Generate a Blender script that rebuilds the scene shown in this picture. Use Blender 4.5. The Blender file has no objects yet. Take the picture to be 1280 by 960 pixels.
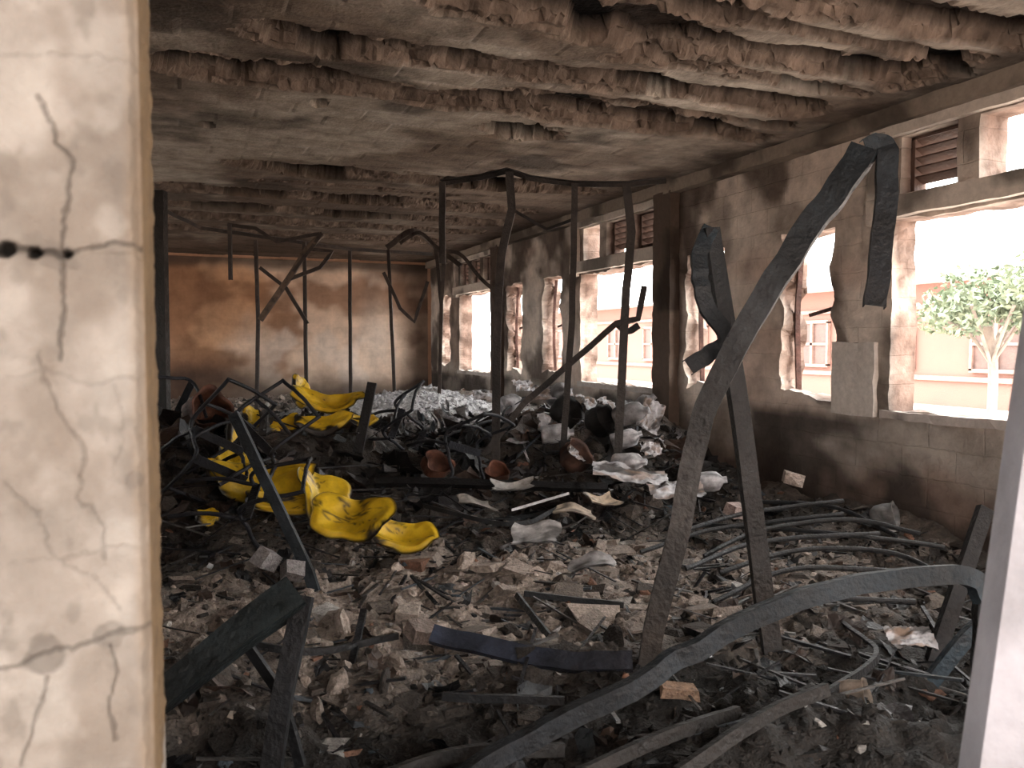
import bpy, math, random
import numpy as np
from mathutils import Vector, Matrix, Euler
random.seed(7); rng=np.random.default_rng(11)
scene=bpy.context.scene

# ------------------------------------------------------------------ noise
def _h(ix,iy,s):
    n=(ix.astype(np.int64)*374761393+iy.astype(np.int64)*668265263+s*974711)&0xffffffff
    n=((n^(n>>13))*1274126177)&0xffffffff
    n=((n^(n>>16))*2246822519)&0xffffffff
    return ((n^(n>>15))&0xffffff)/float(0xffffff)
def vn(x,y,s=0):
    x=np.asarray(x,float);y=np.asarray(y,float)
    ix=np.floor(x);iy=np.floor(y);fx=x-ix;fy=y-iy
    fx=fx*fx*(3-2*fx);fy=fy*fy*(3-2*fy)
    a=_h(ix,iy,s);b=_h(ix+1,iy,s);c=_h(ix,iy+1,s);d=_h(ix+1,iy+1,s)
    return (a*(1-fx)+b*fx)*(1-fy)+(c*(1-fx)+d*fx)*fy
def fbm(x,y,o=4,s=0):
    t=0;a=.5;n=0
    x=np.asarray(x,float);y=np.asarray(y,float)
    for i in range(o):
        t=t+a*vn(x,y,s+i*17);n+=a;a*=.5;x=x*2.03+5.1;y=y*2.03+1.7
    return t/n
def ridge(x,y,o=3,s=0): return 1-np.abs(2*fbm(x,y,o,s)-1)
def S(a,b,x):
    t=np.clip((x-a)/(b-a),0,1);return t*t*(3-2*t)
def G(x,y,cx,cy,rx,ry=None):
    ry=ry or rx
    return np.exp(-((x-cx)/rx)**2-((y-cy)/ry)**2)
def mixc(a,b,w):
    w=np.asarray(w)[...,None];return np.asarray(a)*(1-w)+np.asarray(b)*w

# ------------------------------------------------------------------ materials
def mat(name,rough=.85,metal=0.,bump=.4,bscale=30,var=.35,vscale=6,attr=True,color=(.5,.5,.5),rvar=.15,brick=None,spec=.5,crack=False):
    m=bpy.data.materials.new(name);m.use_nodes=True
    nt=m.node_tree;N=nt.nodes;Lk=nt.links;b=N['Principled BSDF']
    geo=N.new('ShaderNodeNewGeometry')
    n1=N.new('ShaderNodeTexNoise');n1.inputs['Scale'].default_value=vscale;n1.inputs['Detail'].default_value=8;n1.inputs['Roughness'].default_value=.65
    Lk.new(geo.outputs['Position'],n1.inputs['Vector'])
    mr=N.new('ShaderNodeMapRange');mr.inputs[1].default_value=.3;mr.inputs[2].default_value=.7
    mr.inputs[3].default_value=1-var;mr.inputs[4].default_value=1+var
    Lk.new(n1.outputs['Fac'],mr.inputs[0])
    if attr:
        at=N.new('ShaderNodeAttribute');at.attribute_name='Col';src=at.outputs['Color']
    else:
        rg=N.new('ShaderNodeRGB');rg.outputs[0].default_value=(*color,1);src=rg.outputs[0]
    mu=N.new('ShaderNodeVectorMath');mu.operation='SCALE'
    Lk.new(src,mu.inputs[0]);Lk.new(mr.outputs[0],mu.inputs['Scale'])
    outc=mu.outputs[0]
    n2=N.new('ShaderNodeTexNoise');n2.inputs['Scale'].default_value=bscale;n2.inputs['Detail'].default_value=6
    Lk.new(geo.outputs['Position'],n2.inputs['Vector'])
    hgt=n2.outputs['Fac']
    if brick:
        ax,mort,bf=brick
        sx=N.new('ShaderNodeSeparateXYZ');Lk.new(geo.outputs['Position'],sx.inputs[0])
        cx=N.new('ShaderNodeCombineXYZ')
        Lk.new(sx.outputs[ax],cx.inputs[0]);Lk.new(sx.outputs['Z'],cx.inputs[1])
        n3=N.new('ShaderNodeTexNoise');n3.inputs['Scale'].default_value=5;n3.inputs['Detail'].default_value=4;Lk.new(geo.outputs['Position'],n3.inputs['Vector'])
        sc=N.new('ShaderNodeVectorMath');sc.operation='MULTIPLY_ADD';sc.inputs[1].default_value=(.03,.03,.03)
        Lk.new(n3.outputs['Color'],sc.inputs[0]);Lk.new(cx.outputs[0],sc.inputs[2])
        br=N.new('ShaderNodeTexBrick');br.inputs['Scale'].default_value=1;br.inputs['Brick Width'].default_value=.42
        br.inputs['Row Height'].default_value=.21;br.inputs['Mortar Size'].default_value=.007;br.inputs['Mortar Smooth'].default_value=.8
        br.inputs['Color1'].default_value=(1,1,1,1);br.inputs['Color2'].default_value=(.9,.9,.9,1);br.inputs['Mortar'].default_value=(mort,mort,mort,1)
        Lk.new(sc.outputs[0],br.inputs['Vector'])
        mm=N.new('ShaderNodeVectorMath');mm.operation='MULTIPLY';Lk.new(outc,mm.inputs[0]);Lk.new(br.outputs['Color'],mm.inputs[1]);outc=mm.outputs[0]
        ad=N.new('ShaderNodeMath');ad.operation='MULTIPLY_ADD';ad.inputs[1].default_value=-bf;Lk.new(br.outputs['Fac'],ad.inputs[0]);Lk.new(hgt,ad.inputs[2]);hgt=ad.outputs[0]
    Lk.new(outc,b.inputs['Base Color'])
    bp=N.new('ShaderNodeBump');bp.inputs['Strength'].default_value=bump;bp.inputs['Distance'].default_value=.02
    Lk.new(hgt,bp.inputs['Height']);Lk.new(bp.outputs[0],b.inputs['Normal'])
    r2=N.new('ShaderNodeMapRange');r2.inputs[1].default_value=.3;r2.inputs[2].default_value=.7
    r2.inputs[3].default_value=max(.05,rough-rvar);r2.inputs[4].default_value=min(1,rough+rvar)
    Lk.new(n1.outputs['Fac'],r2.inputs[0]);Lk.new(r2.outputs[0],b.inputs['Roughness'])
    b.inputs['Metallic'].default_value=metal
    b.inputs['Specular IOR Level'].default_value=spec
    return m
M_ceil=mat('scorched_hollow_block',.95,bump=.6,bscale=35,var=.38,vscale=7,spec=.1)
M_wallR=mat('sooty_block_plaster',.95,bump=.6,bscale=20,var=.3,vscale=5,brick=('Y',.92,.3),spec=.15)
M_wallB=mat('heat_stained_block_wall',.95,bump=.25,bscale=18,var=.22,vscale=3,brick=('X',.97,.1),spec=.15)
M_plaster=mat('cracked_plaster',.9,bump=.3,bscale=200,var=.16,vscale=22,spec=.2)
M_debris=mat('charred_debris',.75,bump=.9,bscale=60,var=.65,vscale=26,rvar=.2,spec=.28)
M_rubble=mat('rubble_fragment',.85,bump=.7,bscale=90,var=.5,vscale=40,rvar=.2,spec=.25)
M_char=mat('charred_sheet',.5,bump=.4,bscale=60,var=.45,vscale=25,rvar=.2,spec=.38)
M_steel=mat('burnt_steel',.58,metal=.0,bump=.45,bscale=45,var=.65,vscale=12,rvar=.2,spec=.3)
M_white=mat('sooty_white_sheet',.75,bump=.2,bscale=40,var=.5,vscale=16)
M_yellow=mat('scorched_yellow_plastic',.45,bump=.2,bscale=25,var=.25,vscale=12,spec=.4)
M_rust=mat('rusted_drum',.75,bump=.3,bscale=50,var=.45,vscale=14,spec=.3)
M_wood=mat('old_wood',.8,attr=False,color=(.10,.06,.045))
M_post=mat('weathered_pale_paint',.6,bump=.15,bscale=60,var=.35,vscale=7,attr=False,color=(.27,.27,.30))
M_ground=mat('bare_earth',.95,attr=False,color=(.52,.44,.39),var=.15,vscale=1)
M_facade=mat('red_brown_facade',.9,attr=False,color=(.21,.115,.092),var=.1,vscale=1)
M_dark=mat('dark_window_opening',.5,attr=False,color=(.10,.06,.05))
M_leaf=mat('tree_leaf',.7,attr=False,color=(.20,.24,.165),var=.4,vscale=3,spec=.2)
M_bark=mat('tree_bark',.9,attr=False,color=(.24,.2,.17))
M_roofm=mat('corrugated_roof_sheet',.6,attr=False,color=(.45,.43,.42))

# ------------------------------------------------------------------ mesh helpers
def make(name,V,F,col=None,m=None,smooth=False,parent=None):
    me=bpy.data.meshes.new(name)
    V=np.asarray(V,float)
    me.from_pydata(V.tolist(),[],F if isinstance(F,list) else F.tolist());
    if col is not None:
        a=me.color_attributes.new('Col','FLOAT_COLOR','POINT')
        c=np.ones((len(V),4));c[:,:3]=np.clip(col,0,1)
        a.data.foreach_set('color',c.ravel())
    if smooth: me.polygons.foreach_set('use_smooth',[True]*len(me.polygons))
    me.update()
    o=bpy.data.objects.new(name,me);scene.collection.objects.link(o)
    if m: me.materials.append(m)
    if parent: o.parent=parent
    return o
def gridfaces(nx,ny,flip=False):
    i=np.arange(nx-1)[:,None]*ny+np.arange(ny-1)[None,:]
    f=np.stack([i,i+ny,i+ny+1,i+1],-1).reshape(-1,4)
    return f[:,::-1] if flip else f
class Acc:
    def __init__(s): s.V=[];s.F=[];s.C=[];s.n=0
    def add(s,V,F,C):
        V=np.asarray(V,float);C=np.asarray(C,float)
        if C.ndim==1: C=np.tile(C,(len(V),1))
        s.V.append(V);s.C.append(C)
        s.F+= [tuple(int(k)+s.n for k in f) for f in F];s.n+=len(V)
    def obj(s,name,m,smooth=False): return make(name,np.concatenate(s.V),s.F,np.concatenate(s.C),m,smooth)
BOXF=[(0,1,3,2),(4,6,7,5),(0,4,5,1),(2,3,7,6),(0,2,6,4),(1,5,7,3)]
def box(x0,x1,y0,y1,z0,z1): return np.array([(x,y,z) for x in(x0,x1) for y in(y0,y1) for z in(z0,z1)],float),BOXF

# ------------------------------------------------------------------ debris height
def H(x,y):
    b=.08+.42*S(5.2,7.0,y)
    b=b+.34*G(x,y,1.1,7.6,.75)+.42*G(x,y,2.6,9.9,1.3)+.30*G(x,y,3.6,7.1,.8,.7)+.40*G(x,y,-.2,6.8,.6,.8)
    b=b+.17*G(x,y,.6,5.7,.7,.5)+.22*S(3.7,4.6,x)*S(3.0,4.2,y)*(1-.5*S(5.5,7,y))+.15*G(x,y,.0,3.2,.5)
    b=b+.10*(fbm(x*1.3,y*1.3,3,5)-.5)*2
    b=b+.10*(fbm(x*4.5,y*4.5,5,9)-.5)*2*(1-.7*G(x,y,2.6,9.9,1.1))
    r=1-np.abs(2*vn(x*9,y*9,33)-1);b=b+.03*r
    return np.maximum(b,.015)
def zone(x,y): # 0 charred .. 1 pale
    w=.09+.95*G(x,y,1.5,4.3,1.0,.85)+.55*G(x,y,.6,4.3,.8,.6)+.38*G(x,y,3.3,4.2,.9,.8)+.95*G(x,y,2.7,9.8,1.1,1.0)+.35*G(x,y,.5,3.8,.7,.5)+.2*G(x,y,2.4,3.4,.8,.4)
    w=w+.35*S(10.5,12,y)-.12*S(3.2,2.7,y)+.45*(fbm(x*1.7,y*1.7,3,91)-.5)
    return np.clip(w,0.02,1)
DARK=np.array((.0095,.0085,.0078));GB=np.array((.30,.25,.215));ASH=np.array((.55,.55,.56))
def debcol(x,y,r):
    w=zone(x,y)
    t=np.clip(w*1.3*(r*1.35),0,1)
    c=mixc(DARK,GB,t)
    a=G(x,y,2.6,9.9,1.15,1.1)
    return mixc(c,ASH,np.clip(a*3*(r*1.0+.35)-.3,0,.97))

# ------------------------------------------------------------------ floor + debris
DEB=[]
V,F=box(-3.7,4.97,.3,16.1,-.12,0);make('floor',V,F,np.tile((.2,.17,.15),(8,1)),M_debris)
xs=np.arange(-3.45,4.66,.032);ys=np.concatenate([np.arange(.95,7,.025),np.arange(7,15.82,.05)])
X,Y=np.meshgrid(xs,ys,indexing='ij')
Z=H(X,Y);Z=Z*S(.9,1.5,Y)+.012+.012*(fbm(X*30,Y*30,2,3)-.5)
c=debcol(X,Y,fbm(X*9,Y*9,4,77)*1.25).reshape(-1,3)
DEB.append(make('fire_debris',np.stack([X,Y,Z],-1).reshape(-1,3),gridfaces(len(xs),len(ys)),c,M_debris,True))

CUB=np.array([(x,y,z) for x in(-1,1) for y in(-1,1) for z in(-1,1)],float)
ph=(1+5**.5)/2
ICO=np.array([(-1,ph,0),(1,ph,0),(-1,-ph,0),(1,-ph,0),(0,-1,ph),(0,1,ph),(0,-1,-ph),(0,1,-ph),(ph,0,-1),(ph,0,1),(-ph,0,-1),(-ph,0,1)])/1.9
ICF=[(0,11,5),(0,5,1),(0,1,7),(0,7,10),(0,10,11),(1,5,9),(5,11,4),(11,10,2),(10,7,6),(7,1,8),(3,9,4),(3,4,2),(3,2,6),(3,6,8),(3,8,9),(4,9,5),(2,4,11),(6,2,10),(8,6,7),(9,8,1)]
def subdiv(V,F):
    V=[np.array(v) for v in V];mid={};NF=[]
    def m(a,b):
        k=(min(a,b),max(a,b))
        if k not in mid:
            p=(V[a]+V[b])/2;mid[k]=len(V);V.append(p/np.linalg.norm(p))
        return mid[k]
    for a,b,c in F:
        x,y,z=m(a,b),m(b,c),m(c,a);NF+=[(a,x,z),(b,y,x),(c,z,y),(x,y,z)]
    return np.array(V),NF
ICO2,ICF2=subdiv(ICO,ICF)
def rotm(n):
    q=rng.normal(size=(n,4));q/=np.linalg.norm(q,axis=1)[:,None]
    w,x,y,z=q.T
    return np.stack([1-2*(y*y+z*z),2*(x*y-z*w),2*(x*z+y*w),2*(x*y+z*w),1-2*(x*x+z*z),2*(y*z-x*w),2*(x*z-y*w),2*(y*z+x*w),1-2*(x*x+y*y)],-1).reshape(n,3,3)
def scatter(name,n,x0,x1,y0,y1,smin,smax,base,faces,flat,bright=1.,keep=None,m=None,jit=.3,power=2.4,lay=False,colf=None):
    x=rng.uniform(x0,x1,n);y=rng.uniform(y0,y1,n)
    if keep is not None:
        k=rng.random(n)<keep(x,y);x=x[k];y=y[k];n=len(x)
    s=smin*(smax/smin)**(rng.random(n)**power)
    sc=s[:,None]*rng.uniform(.5,1.3,(n,3));sc[:,2]*=flat
    P=base[None]*(1+rng.uniform(-jit,jit,(n,len(base),3)))*sc[:,None,:]
    R=rotm(n)
    if lay:
        a=rng.uniform(0,6.28,n);t=rng.normal(size=(n,2))*.35
        ca,sa=np.cos(a),np.sin(a);z0=np.zeros(n)
        Rz=np.stack([ca,-sa,z0,sa,ca,z0,z0,z0,z0+1],-1).reshape(n,3,3)
        Rx=np.stack([z0+1,z0,z0,z0,np.cos(t[:,0]),-np.sin(t[:,0]),z0,np.sin(t[:,0]),np.cos(t[:,0])],-1).reshape(n,3,3)
        R=Rx@Rz
    P=np.einsum('nij,nkj->nki',R,P)
    z=H(x,y)+s*.2
    P+=np.stack([x,y,z],-1)[:,None,:]
    r=rng.random(n)
    c=debcol(x,y,r*1.5+.05)*(rng.uniform(.6,1.3,n)[:,None])*bright
    rare=rng.random(n);w=zone(x,y)
    c=np.where((rare<.012+.06*w)[:,None],np.array((.40,.38,.36))*rng.uniform(.5,1.1,n)[:,None],c)
    c=np.where(((rare>.98))[:,None],np.array((.15,.08,.055)),c)
    c=np.where(((rare>.968)&(rare<.98))[:,None],np.array((.05,.065,.08)),c)
    if colf is not None: c=colf(x,y,r)
    nb=len(base)
    F=(np.array(faces)[None]+(np.arange(n)*nb)[:,None,None]).reshape(-1,len(faces[0]))
    o=make(name,P.reshape(-1,3),F,np.repeat(c,nb,0),m or M_rubble);DEB.append(o);return o
scatter('s1',20000,-.3,4.5,1.9,5.8,.005,.036,ICO,ICF,.7,jit=.4)
scatter('s2',14000,-.3,4.5,1.9,6.5,.006,.045,CUB,BOXF,.25,jit=.5,lay=True)
scatter('s3',7000,-1.5,4.5,5.6,15.5,.015,.075,ICO,ICF,.6,jit=.4,keep=lambda x,y:1-.9*G(x,y,2.6,9.9,1.1))
scatter('s4',11000,1.3,4.3,8.2,12,.012,.048,ICO,ICF,.5,keep=lambda x,y:G(x,y,2.6,9.8,1.2,1.2),colf=lambda x,y,r:np.array((.58,.58,.60))*(.65+.4*r)[:,None])
scatter('s5',420,.0,4.3,3.0,6.4,.035,.095,ICO2,ICF2,.6,keep=lambda x,y:zone(x,y)*1.2,jit=.24,power=1.7)
scatter('s7',110,.3,3.2,3.1,5.0,.05,.10,CUB,BOXF,.35,keep=lambda x,y:zone(x,y)*1.4,jit=.35,power=1.3,lay=True)

def sheets(name,n,x0,x1,y0,y1,smin,smax,pal,m,tilt=.5,keep=None,k=5,join=True):
    A=Acc();u=np.linspace(-1,1,k);U,Vv=np.meshgrid(u,u,indexing='ij')
    fc=gridfaces(k,k)
    for i in range(n):
        x=rng.uniform(x0,x1);y=rng.uniform(y0,y1)
        if keep is not None and rng.random()>keep(np.array(x),np.array(y)): continue
        s=smin*(smax/smin)**(rng.random()**1.5);a=rng.uniform(.3,1)
        w=rng.uniform(-.5,.5)*U**2+rng.uniform(-.4,.4)*Vv**2+rng.uniform(-.3,.3)*U*Vv+.12*rng.normal(size=U.shape)
        jx=U+.14*rng.normal(size=U.shape);jy=Vv*a+.12*rng.normal(size=U.shape)
        P=np.stack([jx*s,jy*s,w*s*.6],-1).reshape(-1,3)
        e=Euler((rng.normal()*tilt,rng.normal()*tilt,rng.uniform(0,6.28))).to_matrix()
        P=P@np.array(e).T+np.array((x,y,float(H(x,y))+s*.2))
        c=np.array(pal[rng.integers(len(pal))])*rng.uniform(.6,1.3)
        A.add(P,fc,c)
    o=A.obj(name,m,False)
    if join: DEB.append(o)
    return o
blk=[(.009,.009,.010),(.013,.012,.012),(.020,.018,.019),(.026,.018,.015),(.008,.008,.009),(.033,.038,.043),(.05,.032,.024)]
sheets('c1',1900,-.3,4.5,2.0,6.5,.015,.085,blk,M_char,keep=lambda x,y:1-.6*zone(x,y))
sheets('c2',420,-1,4.4,5.6,8.8,.06,.20,blk,M_char,tilt=.8)
sheets('scattered_paper_scraps',170,0,4.4,2.9,7.5,.012,.055,[(.42,.42,.44),(.34,.34,.34),(.26,.25,.24),(.28,.24,.2)],M_white,join=False)
sheets('scattered_plastic_scraps',70,2.8,4.4,5.8,9,.05,.15,[(.42,.42,.44),(.46,.46,.48),(.25,.24,.23),(.1,.1,.1),(.2,.12,.08)],M_white,tilt=.7,join=False)
A=Acc()
for i in range(480):
    x=rng.uniform(-.1,4.1);y=rng.uniform(2.1,8);L=rng.uniform(.05,.3)*(1 if y<5 else 1.6);w=rng.uniform(.003,.010)
    V,F=box(-L,L,-w,w,-w*.6,w*.6)
    e=Euler((0,rng.normal()*.22,rng.uniform(0,6.28))).to_matrix()
    V=V@np.array(e).T+np.array((x,y,float(H(x,y))+.03))
    c=[(.010,.010,.012),(.014,.013,.012),(.028,.024,.022),(.10,.097,.095),(.045,.055,.065)][min(4,int(rng.random()**2.4*5))]
    A.add(V,F,c)
DEB.append(A.obj('c3',M_char))
bpy.ops.object.select_all(action='DESELECT')
for o in DEB: o.select_set(True)
bpy.context.view_layer.objects.active=DEB[0];bpy.ops.object.join()

# ------------------------------------------------------------------ beams
def resample(pts,n,smooth):
    P=[Vector(p) for p in pts]
    if not smooth:
        out=[]
        for a,b in zip(P[:-1],P[1:]):
            k=max(2,int((b-a).length/.08))
            out+=[a.lerp(b,i/k) for i in range(k)]
        return out+[P[-1]]
    Q=[P[0]*2-P[1]]+P+[P[-1]*2-P[-2]];out=[]
    for i in range(1,len(Q)-2):
        p0,p1,p2,p3=Q[i-1:i+3]
        for j in range(n):
            t=j/n
            out.append(.5*((2*p1)+(p2-p0)*t+(2*p0-5*p1+4*p2-p3)*t*t+(3*p1-p0-3*p2+p3)*t**3))
    return out+[P[-1]]
def profile(kind,w,h,t):
    if kind=='U': return [(-w,-h),(-w,h),(w,h),(w,-h),(w-t,-h),(w-t,h-t),(-w+t,h-t),(-w+t,-h)]
    if kind=='L': return [(-w,-h),(-w,h),(w,h),(w,h-t),(-w+t,h-t),(-w+t,-h)]
    if kind=='O': return [(w*math.cos(a),h*math.sin(a)) for a in [i*math.pi/4 for i in range(8)]]
    return [(-w,-h),(-w,h),(w,h),(w,-h)]
def beam(A,pts,kind='U',w=.03,h=.02,t=.004,nrm=(-.4,-.9,.1),twist=0,dent=.004,c0=(.03,.032,.036),c1=None,smooth=True,taper=None,seed=0):
    Q=resample(pts,8,smooth);n=len(Q);pr=profile(kind,w,h,t);k=len(pr)
    V=[];C=[];nr=Vector(nrm).normalized()
    for i,q in enumerate(Q):
        tg=(Q[min(i+1,n-1)]-Q[max(i-1,0)]).normalized()
        nn=(nr-tg*nr.dot(tg))
        if nn.length<.05: nn=Vector((0,0,1))-tg*tg.z
        nn.normalize();nr=(nr*.6+nn*.4).normalized()
        sd=tg.cross(nn);f=i/(n-1)
        a=twist*f;s2=sd*math.cos(a)+nn*math.sin(a);n2=nn*math.cos(a)-sd*math.sin(a)
        tp=1 if taper is None else taper[0]*(1-f)+taper[1]*f
        d=(float(vn(np.array(i*.45),np.array(seed*3.3),3))-.5)*dent*2
        for (a1,b1) in pr:
            V.append(q+s2*(a1*tp+d)+n2*(b1*tp-d))
        w_=float(vn(np.array(i*.3),np.array(seed+.5),8))
        cc=np.array(c0)*(1-f)+np.array(c1 if c1 is not None else c0)*f
        C+= [cc*(.35+1.1*w_)]*k
    F=[]
    for i in range(n-1):
        for j in range(k):
            F.append((i*k+j,i*k+(j+1)%k,(i+1)*k+(j+1)%k,(i+1)*k+j))
    F.append(tuple(range(k-1,-1,-1)));F.append(tuple((n-1)*k+j for j in range(k)))
    A.add([tuple(v) for v in V],F,np.array(C))
BL=(.010,.011,.013);BLU=(.019,.028,.036);BR=(.046,.039,.034)
A=Acc()
beam(A,[(1.76,2.87,-.02),(1.84,2.86,.39),(1.94,2.84,.79),(2.04,2.83,1.23),(2.19,2.78,1.56),(2.38,2.72,1.90),(2.58,2.66,2.19),(2.69,2.62,2.37)],'U',.048,.022,.004,c0=BR,c1=BLU,twist=.5,dent=.008,seed=1,taper=(.85,1.2))
beam(A,[(2.69,2.62,2.37),(2.76,2.59,2.385),(2.755,2.56,2.3),(2.68,2.50,2.00),(2.60,2.46,1.69)],'U',.042,.02,.004,c0=BLU,c1=BL,seed=2,dent=.006)
A.obj('twisted_steel_upright',M_steel)
A=Acc()
beam(A,[(2.45,2.81,-.02),(2.39,2.86,.46),(2.34,2.90,.93),(2.29,2.95,1.40),(2.25,2.98,1.68),(2.20,3.02,2.06)],'U',.042,.02,.004,c0=(.018,.016,.015),c1=BL,twist=-.5,seed=3)
beam(A,[(2.20,3.02,2.06),(2.13,2.99,1.95),(2.11,2.96,1.82),(2.13,2.93,1.70),(2.20,2.89,1.56),(2.10,2.87,1.50),(1.98,2.86,1.44)],'U',.036,.012,.004,c0=BLU,c1=BL,seed=4)
A.obj('buckled_steel_upright',M_steel)
A=Acc()
beam(A,[(2.66,1.99,.62),(2.60,2.02,.70),(2.32,2.14,.68),(1.96,2.23,.61),(1.61,2.31,.46),(1.30,2.32,.34),(.96,2.35,.23),(.70,2.33,.14)],'U',.034,.022,.004,nrm=(-.2,-.8,.5),c0=BLU,c1=BL,dent=.008,twist=.5,seed=5)
beam(A,[(2.66,1.99,.62),(2.70,2.02,.4),(2.72,2.05,.05)],'U',.03,.02,.004,c0=BL,c1=BL,seed=6)
A.obj('curved_steel_channel',M_steel)
A=Acc();beam(A,[(.98,3.31,.28),(1.16,3.19,.24),(1.43,2.96,.215),(1.69,2.81,.23)],'U',.04,.016,.004,nrm=(-.3,-.6,.7),c0=(.025,.033,.055),c1=(.02,.022,.03),seed=7)
A.obj('fallen_steel_channel',M_steel)
A=Acc()
beam(A,[(-.12,2.66,.42),(.13,2.71,.58),(.34,2.74,.70)],'U',.05,.035,.004,nrm=(.3,-.5,.8),c0=(.010,.012,.013),c1=(.015,.024,.027),seed=8,taper=(.85,1.15),smooth=False)
beam(A,[(.36,2.73,.69),(.28,2.64,.42),(.22,2.59,.08)],'L',.032,.02,.004,c0=BL,seed=9,smooth=False)
beam(A,[(.16,2.91,.53),(.28,2.75,.36),(.34,2.7,.12)],'L',.016,.012,.003,c0=BL,seed=10,smooth=False)
beam(A,[(-.12,2.66,.42),(-.14,2.66,.02)],'L',.03,.02,.004,c0=BL,seed=9,smooth=False)
A.obj('toppled_desk_frame',M_steel)
A=Acc();beam(A,[(.27,5.08,1.12),(.64,4.65,.23),(.67,4.61,.12)],'L',.03,.02,.004,c0=(.02,.026,.032),seed=11,smooth=False);A.obj('leaning_angle_bar',M_steel)
A=Acc();beam(A,[(1.52,6.93,1.20),(1.30,6.76,.38)],'U',.04,.02,.004,c0=(.010,.010,.011),seed=12,smooth=False);A.obj('charred_plank',M_steel)
A=Acc();k=dict(kind='L',w=.028,h=.022,t=.005,c0=(.030,.026,.024),smooth=False)
beam(A,[(2.20,7.07,3.01),(2.50,6.85,3.04),(2.69,6.66,3.08),(2.85,6.54,3.00),(3.19,6.34,2.94),(3.57,6.08,2.92),(3.82,5.87,2.93)],seed=13,nrm=(0,0,1),**k)
beam(A,[(2.21,7.07,3.01),(2.20,7.04,2.27)],seed=14,**k)
beam(A,[(2.70,6.65,3.06),(2.72,6.64,2.73),(2.62,6.65,2.32),(2.56,6.6,1.6),(2.51,6.50,.45)],seed=15,**{**k,'w':.036})
beam(A,[(3.19,6.34,2.94),(3.15,6.30,1.75),(3.05,6.28,.5)],seed=16,**k)
beam(A,[(3.56,6.09,2.91),(3.59,6.05,2.50),(3.52,6.04,1.75),(3.44,6.00,.45)],seed=17,**{**k,'w':.036})
beam(A,[(2.72,6.64,2.73),(3.0,6.5,2.55),(3.17,6.34,2.62)],seed=18,**{**k,'w':.014,'h':.012})
A.obj('tall_burnt_shelf_frame',M_steel)
A=Acc();beam(A,[(2.35,6.77,.35),(2.90,6.79,.99),(3.80,6.67,1.73),(4.00,6.60,1.78),(4.06,6.59,2.09)],'U',.028,.02,.004,c0=(.06,.05,.045),c1=(.025,.02,.02),seed=19,smooth=False)
beam(A,[(3.80,6.67,1.73),(3.92,6.66,1.66),(4.02,6.62,1.72)],'L',.03,.02,.004,c0=BL,seed=20);A.obj('leaning_steel_strut',M_steel)
A=Acc();k=dict(kind='L',w=.022,h=.018,t=.005,c0=(.04,.03,.025),smooth=False)
for i,p in enumerate([[(-.19,10.44,3.13),(.22,10.81,2.99),(2.17,11.09,2.84),(3.33,11.15,2.83)],
 [(.54,10.68,3.03),(.86,10.54,2.98),(1.11,10.43,2.81),(1.63,10.23,2.92)],[(.56,10.64,3.03),(.56,10.64,2.34)],
 [(.90,11.06,2.90),(.91,11.00,1.85),(.87,10.97,.6)],[(1.49,10.82,2.88),(1.48,10.73,.6)],[(2.14,11.10,2.84),(2.11,11.00,.6)],[(2.68,11.1,2.86),(2.68,10.77,.6)],
 [(1.22,10.36,2.34),(1.63,10.23,2.92)],[(.90,10.50,2.49),(1.20,10.37,2.24),(1.44,10.24,1.79)],
 [(2.45,10.41,2.48),(2.64,10.31,2.01),(2.81,10.23,1.83),(2.98,10.18,2.36)],[(2.94,9.68,2.74),(2.99,9.62,2.04),(2.94,9.59,.7)]]):
    beam(A,p,seed=30+i,**k)
beam(A,[(1.63,10.23,2.92),(1.45,10.3,2.72),(1.22,10.36,2.34),(.89,10.47,1.84)],seed=50,**{**k,'w':.035,'c0':(.10,.07,.05)})
beam(A,[(1.45,10.3,2.72),(1.75,10.2,2.70),(1.6,10.25,2.5),(1.22,10.36,2.34)],seed=50,**k)
beam(A,[(2.40,9.36,2.73),(2.62,9.28,2.85),(2.84,9.18,2.66),(3.06,9.08,2.60),(3.25,8.99,2.35),(3.44,8.90,2.16)],seed=51,**{**k,'smooth':True})
beam(A,[(2.3,9.6,2.7),(2.6,9.5,2.9),(2.94,9.68,2.74),(3.2,9.5,2.5)],seed=52,**{**k,'smooth':True,'w':.035})
beam(A,[(2.84,9.18,2.66),(2.92,9.3,2.5),(2.99,9.62,2.04)],seed=53,**k)
A.obj('collapsed_rear_shelf_frame',M_steel)
A=Acc();beam(A,[(-.20,9.01,3.1),(-.21,8.93,.4)],'U',.06,.05,.006,c0=(.02,.017,.015),seed=54,smooth=False);A.obj('blackened_support_post',M_steel)
A=Acc();beam(A,[(3.14,2.60,.05),(3.60,2.70,.74)],'L',.035,.02,.004,c0=(.008,.008,.009),seed=55,smooth=False)
beam(A,[(2.90,2.41,.1),(3.08,2.35,.32),(3.3,2.3,.45)],'U',.03,.02,.004,c0=(.02,.034,.046),seed=56);A.obj('bent_desk_leg',M_steel)
A=Acc();beam(A,[(1.38,6.18,.46),(2.14,5.88,.44),(3.02,5.41,.43)],'U',.035,.02,.004,c0=(.010,.010,.011),seed=57,nrm=(0,-.6,.8));A.obj('charred_lumber',M_steel)
A=Acc()
for i,p in enumerate([[(1.45,2.12,.16),(1.87,2.19,.25),(2.14,2.20,.29)],[(1.0,2.2,.14),(1.4,2.25,.2),(1.85,2.33,.2)],[(.3,2.4,.14),(.8,2.5,.16),(1.2,2.45,.13)]]):
    beam(A,p,'L',.022,.014,.003,c0=(.018,.016,.015),seed=60+i)
A.obj('scattered_angle_bars',M_steel)
A=Acc()
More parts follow.
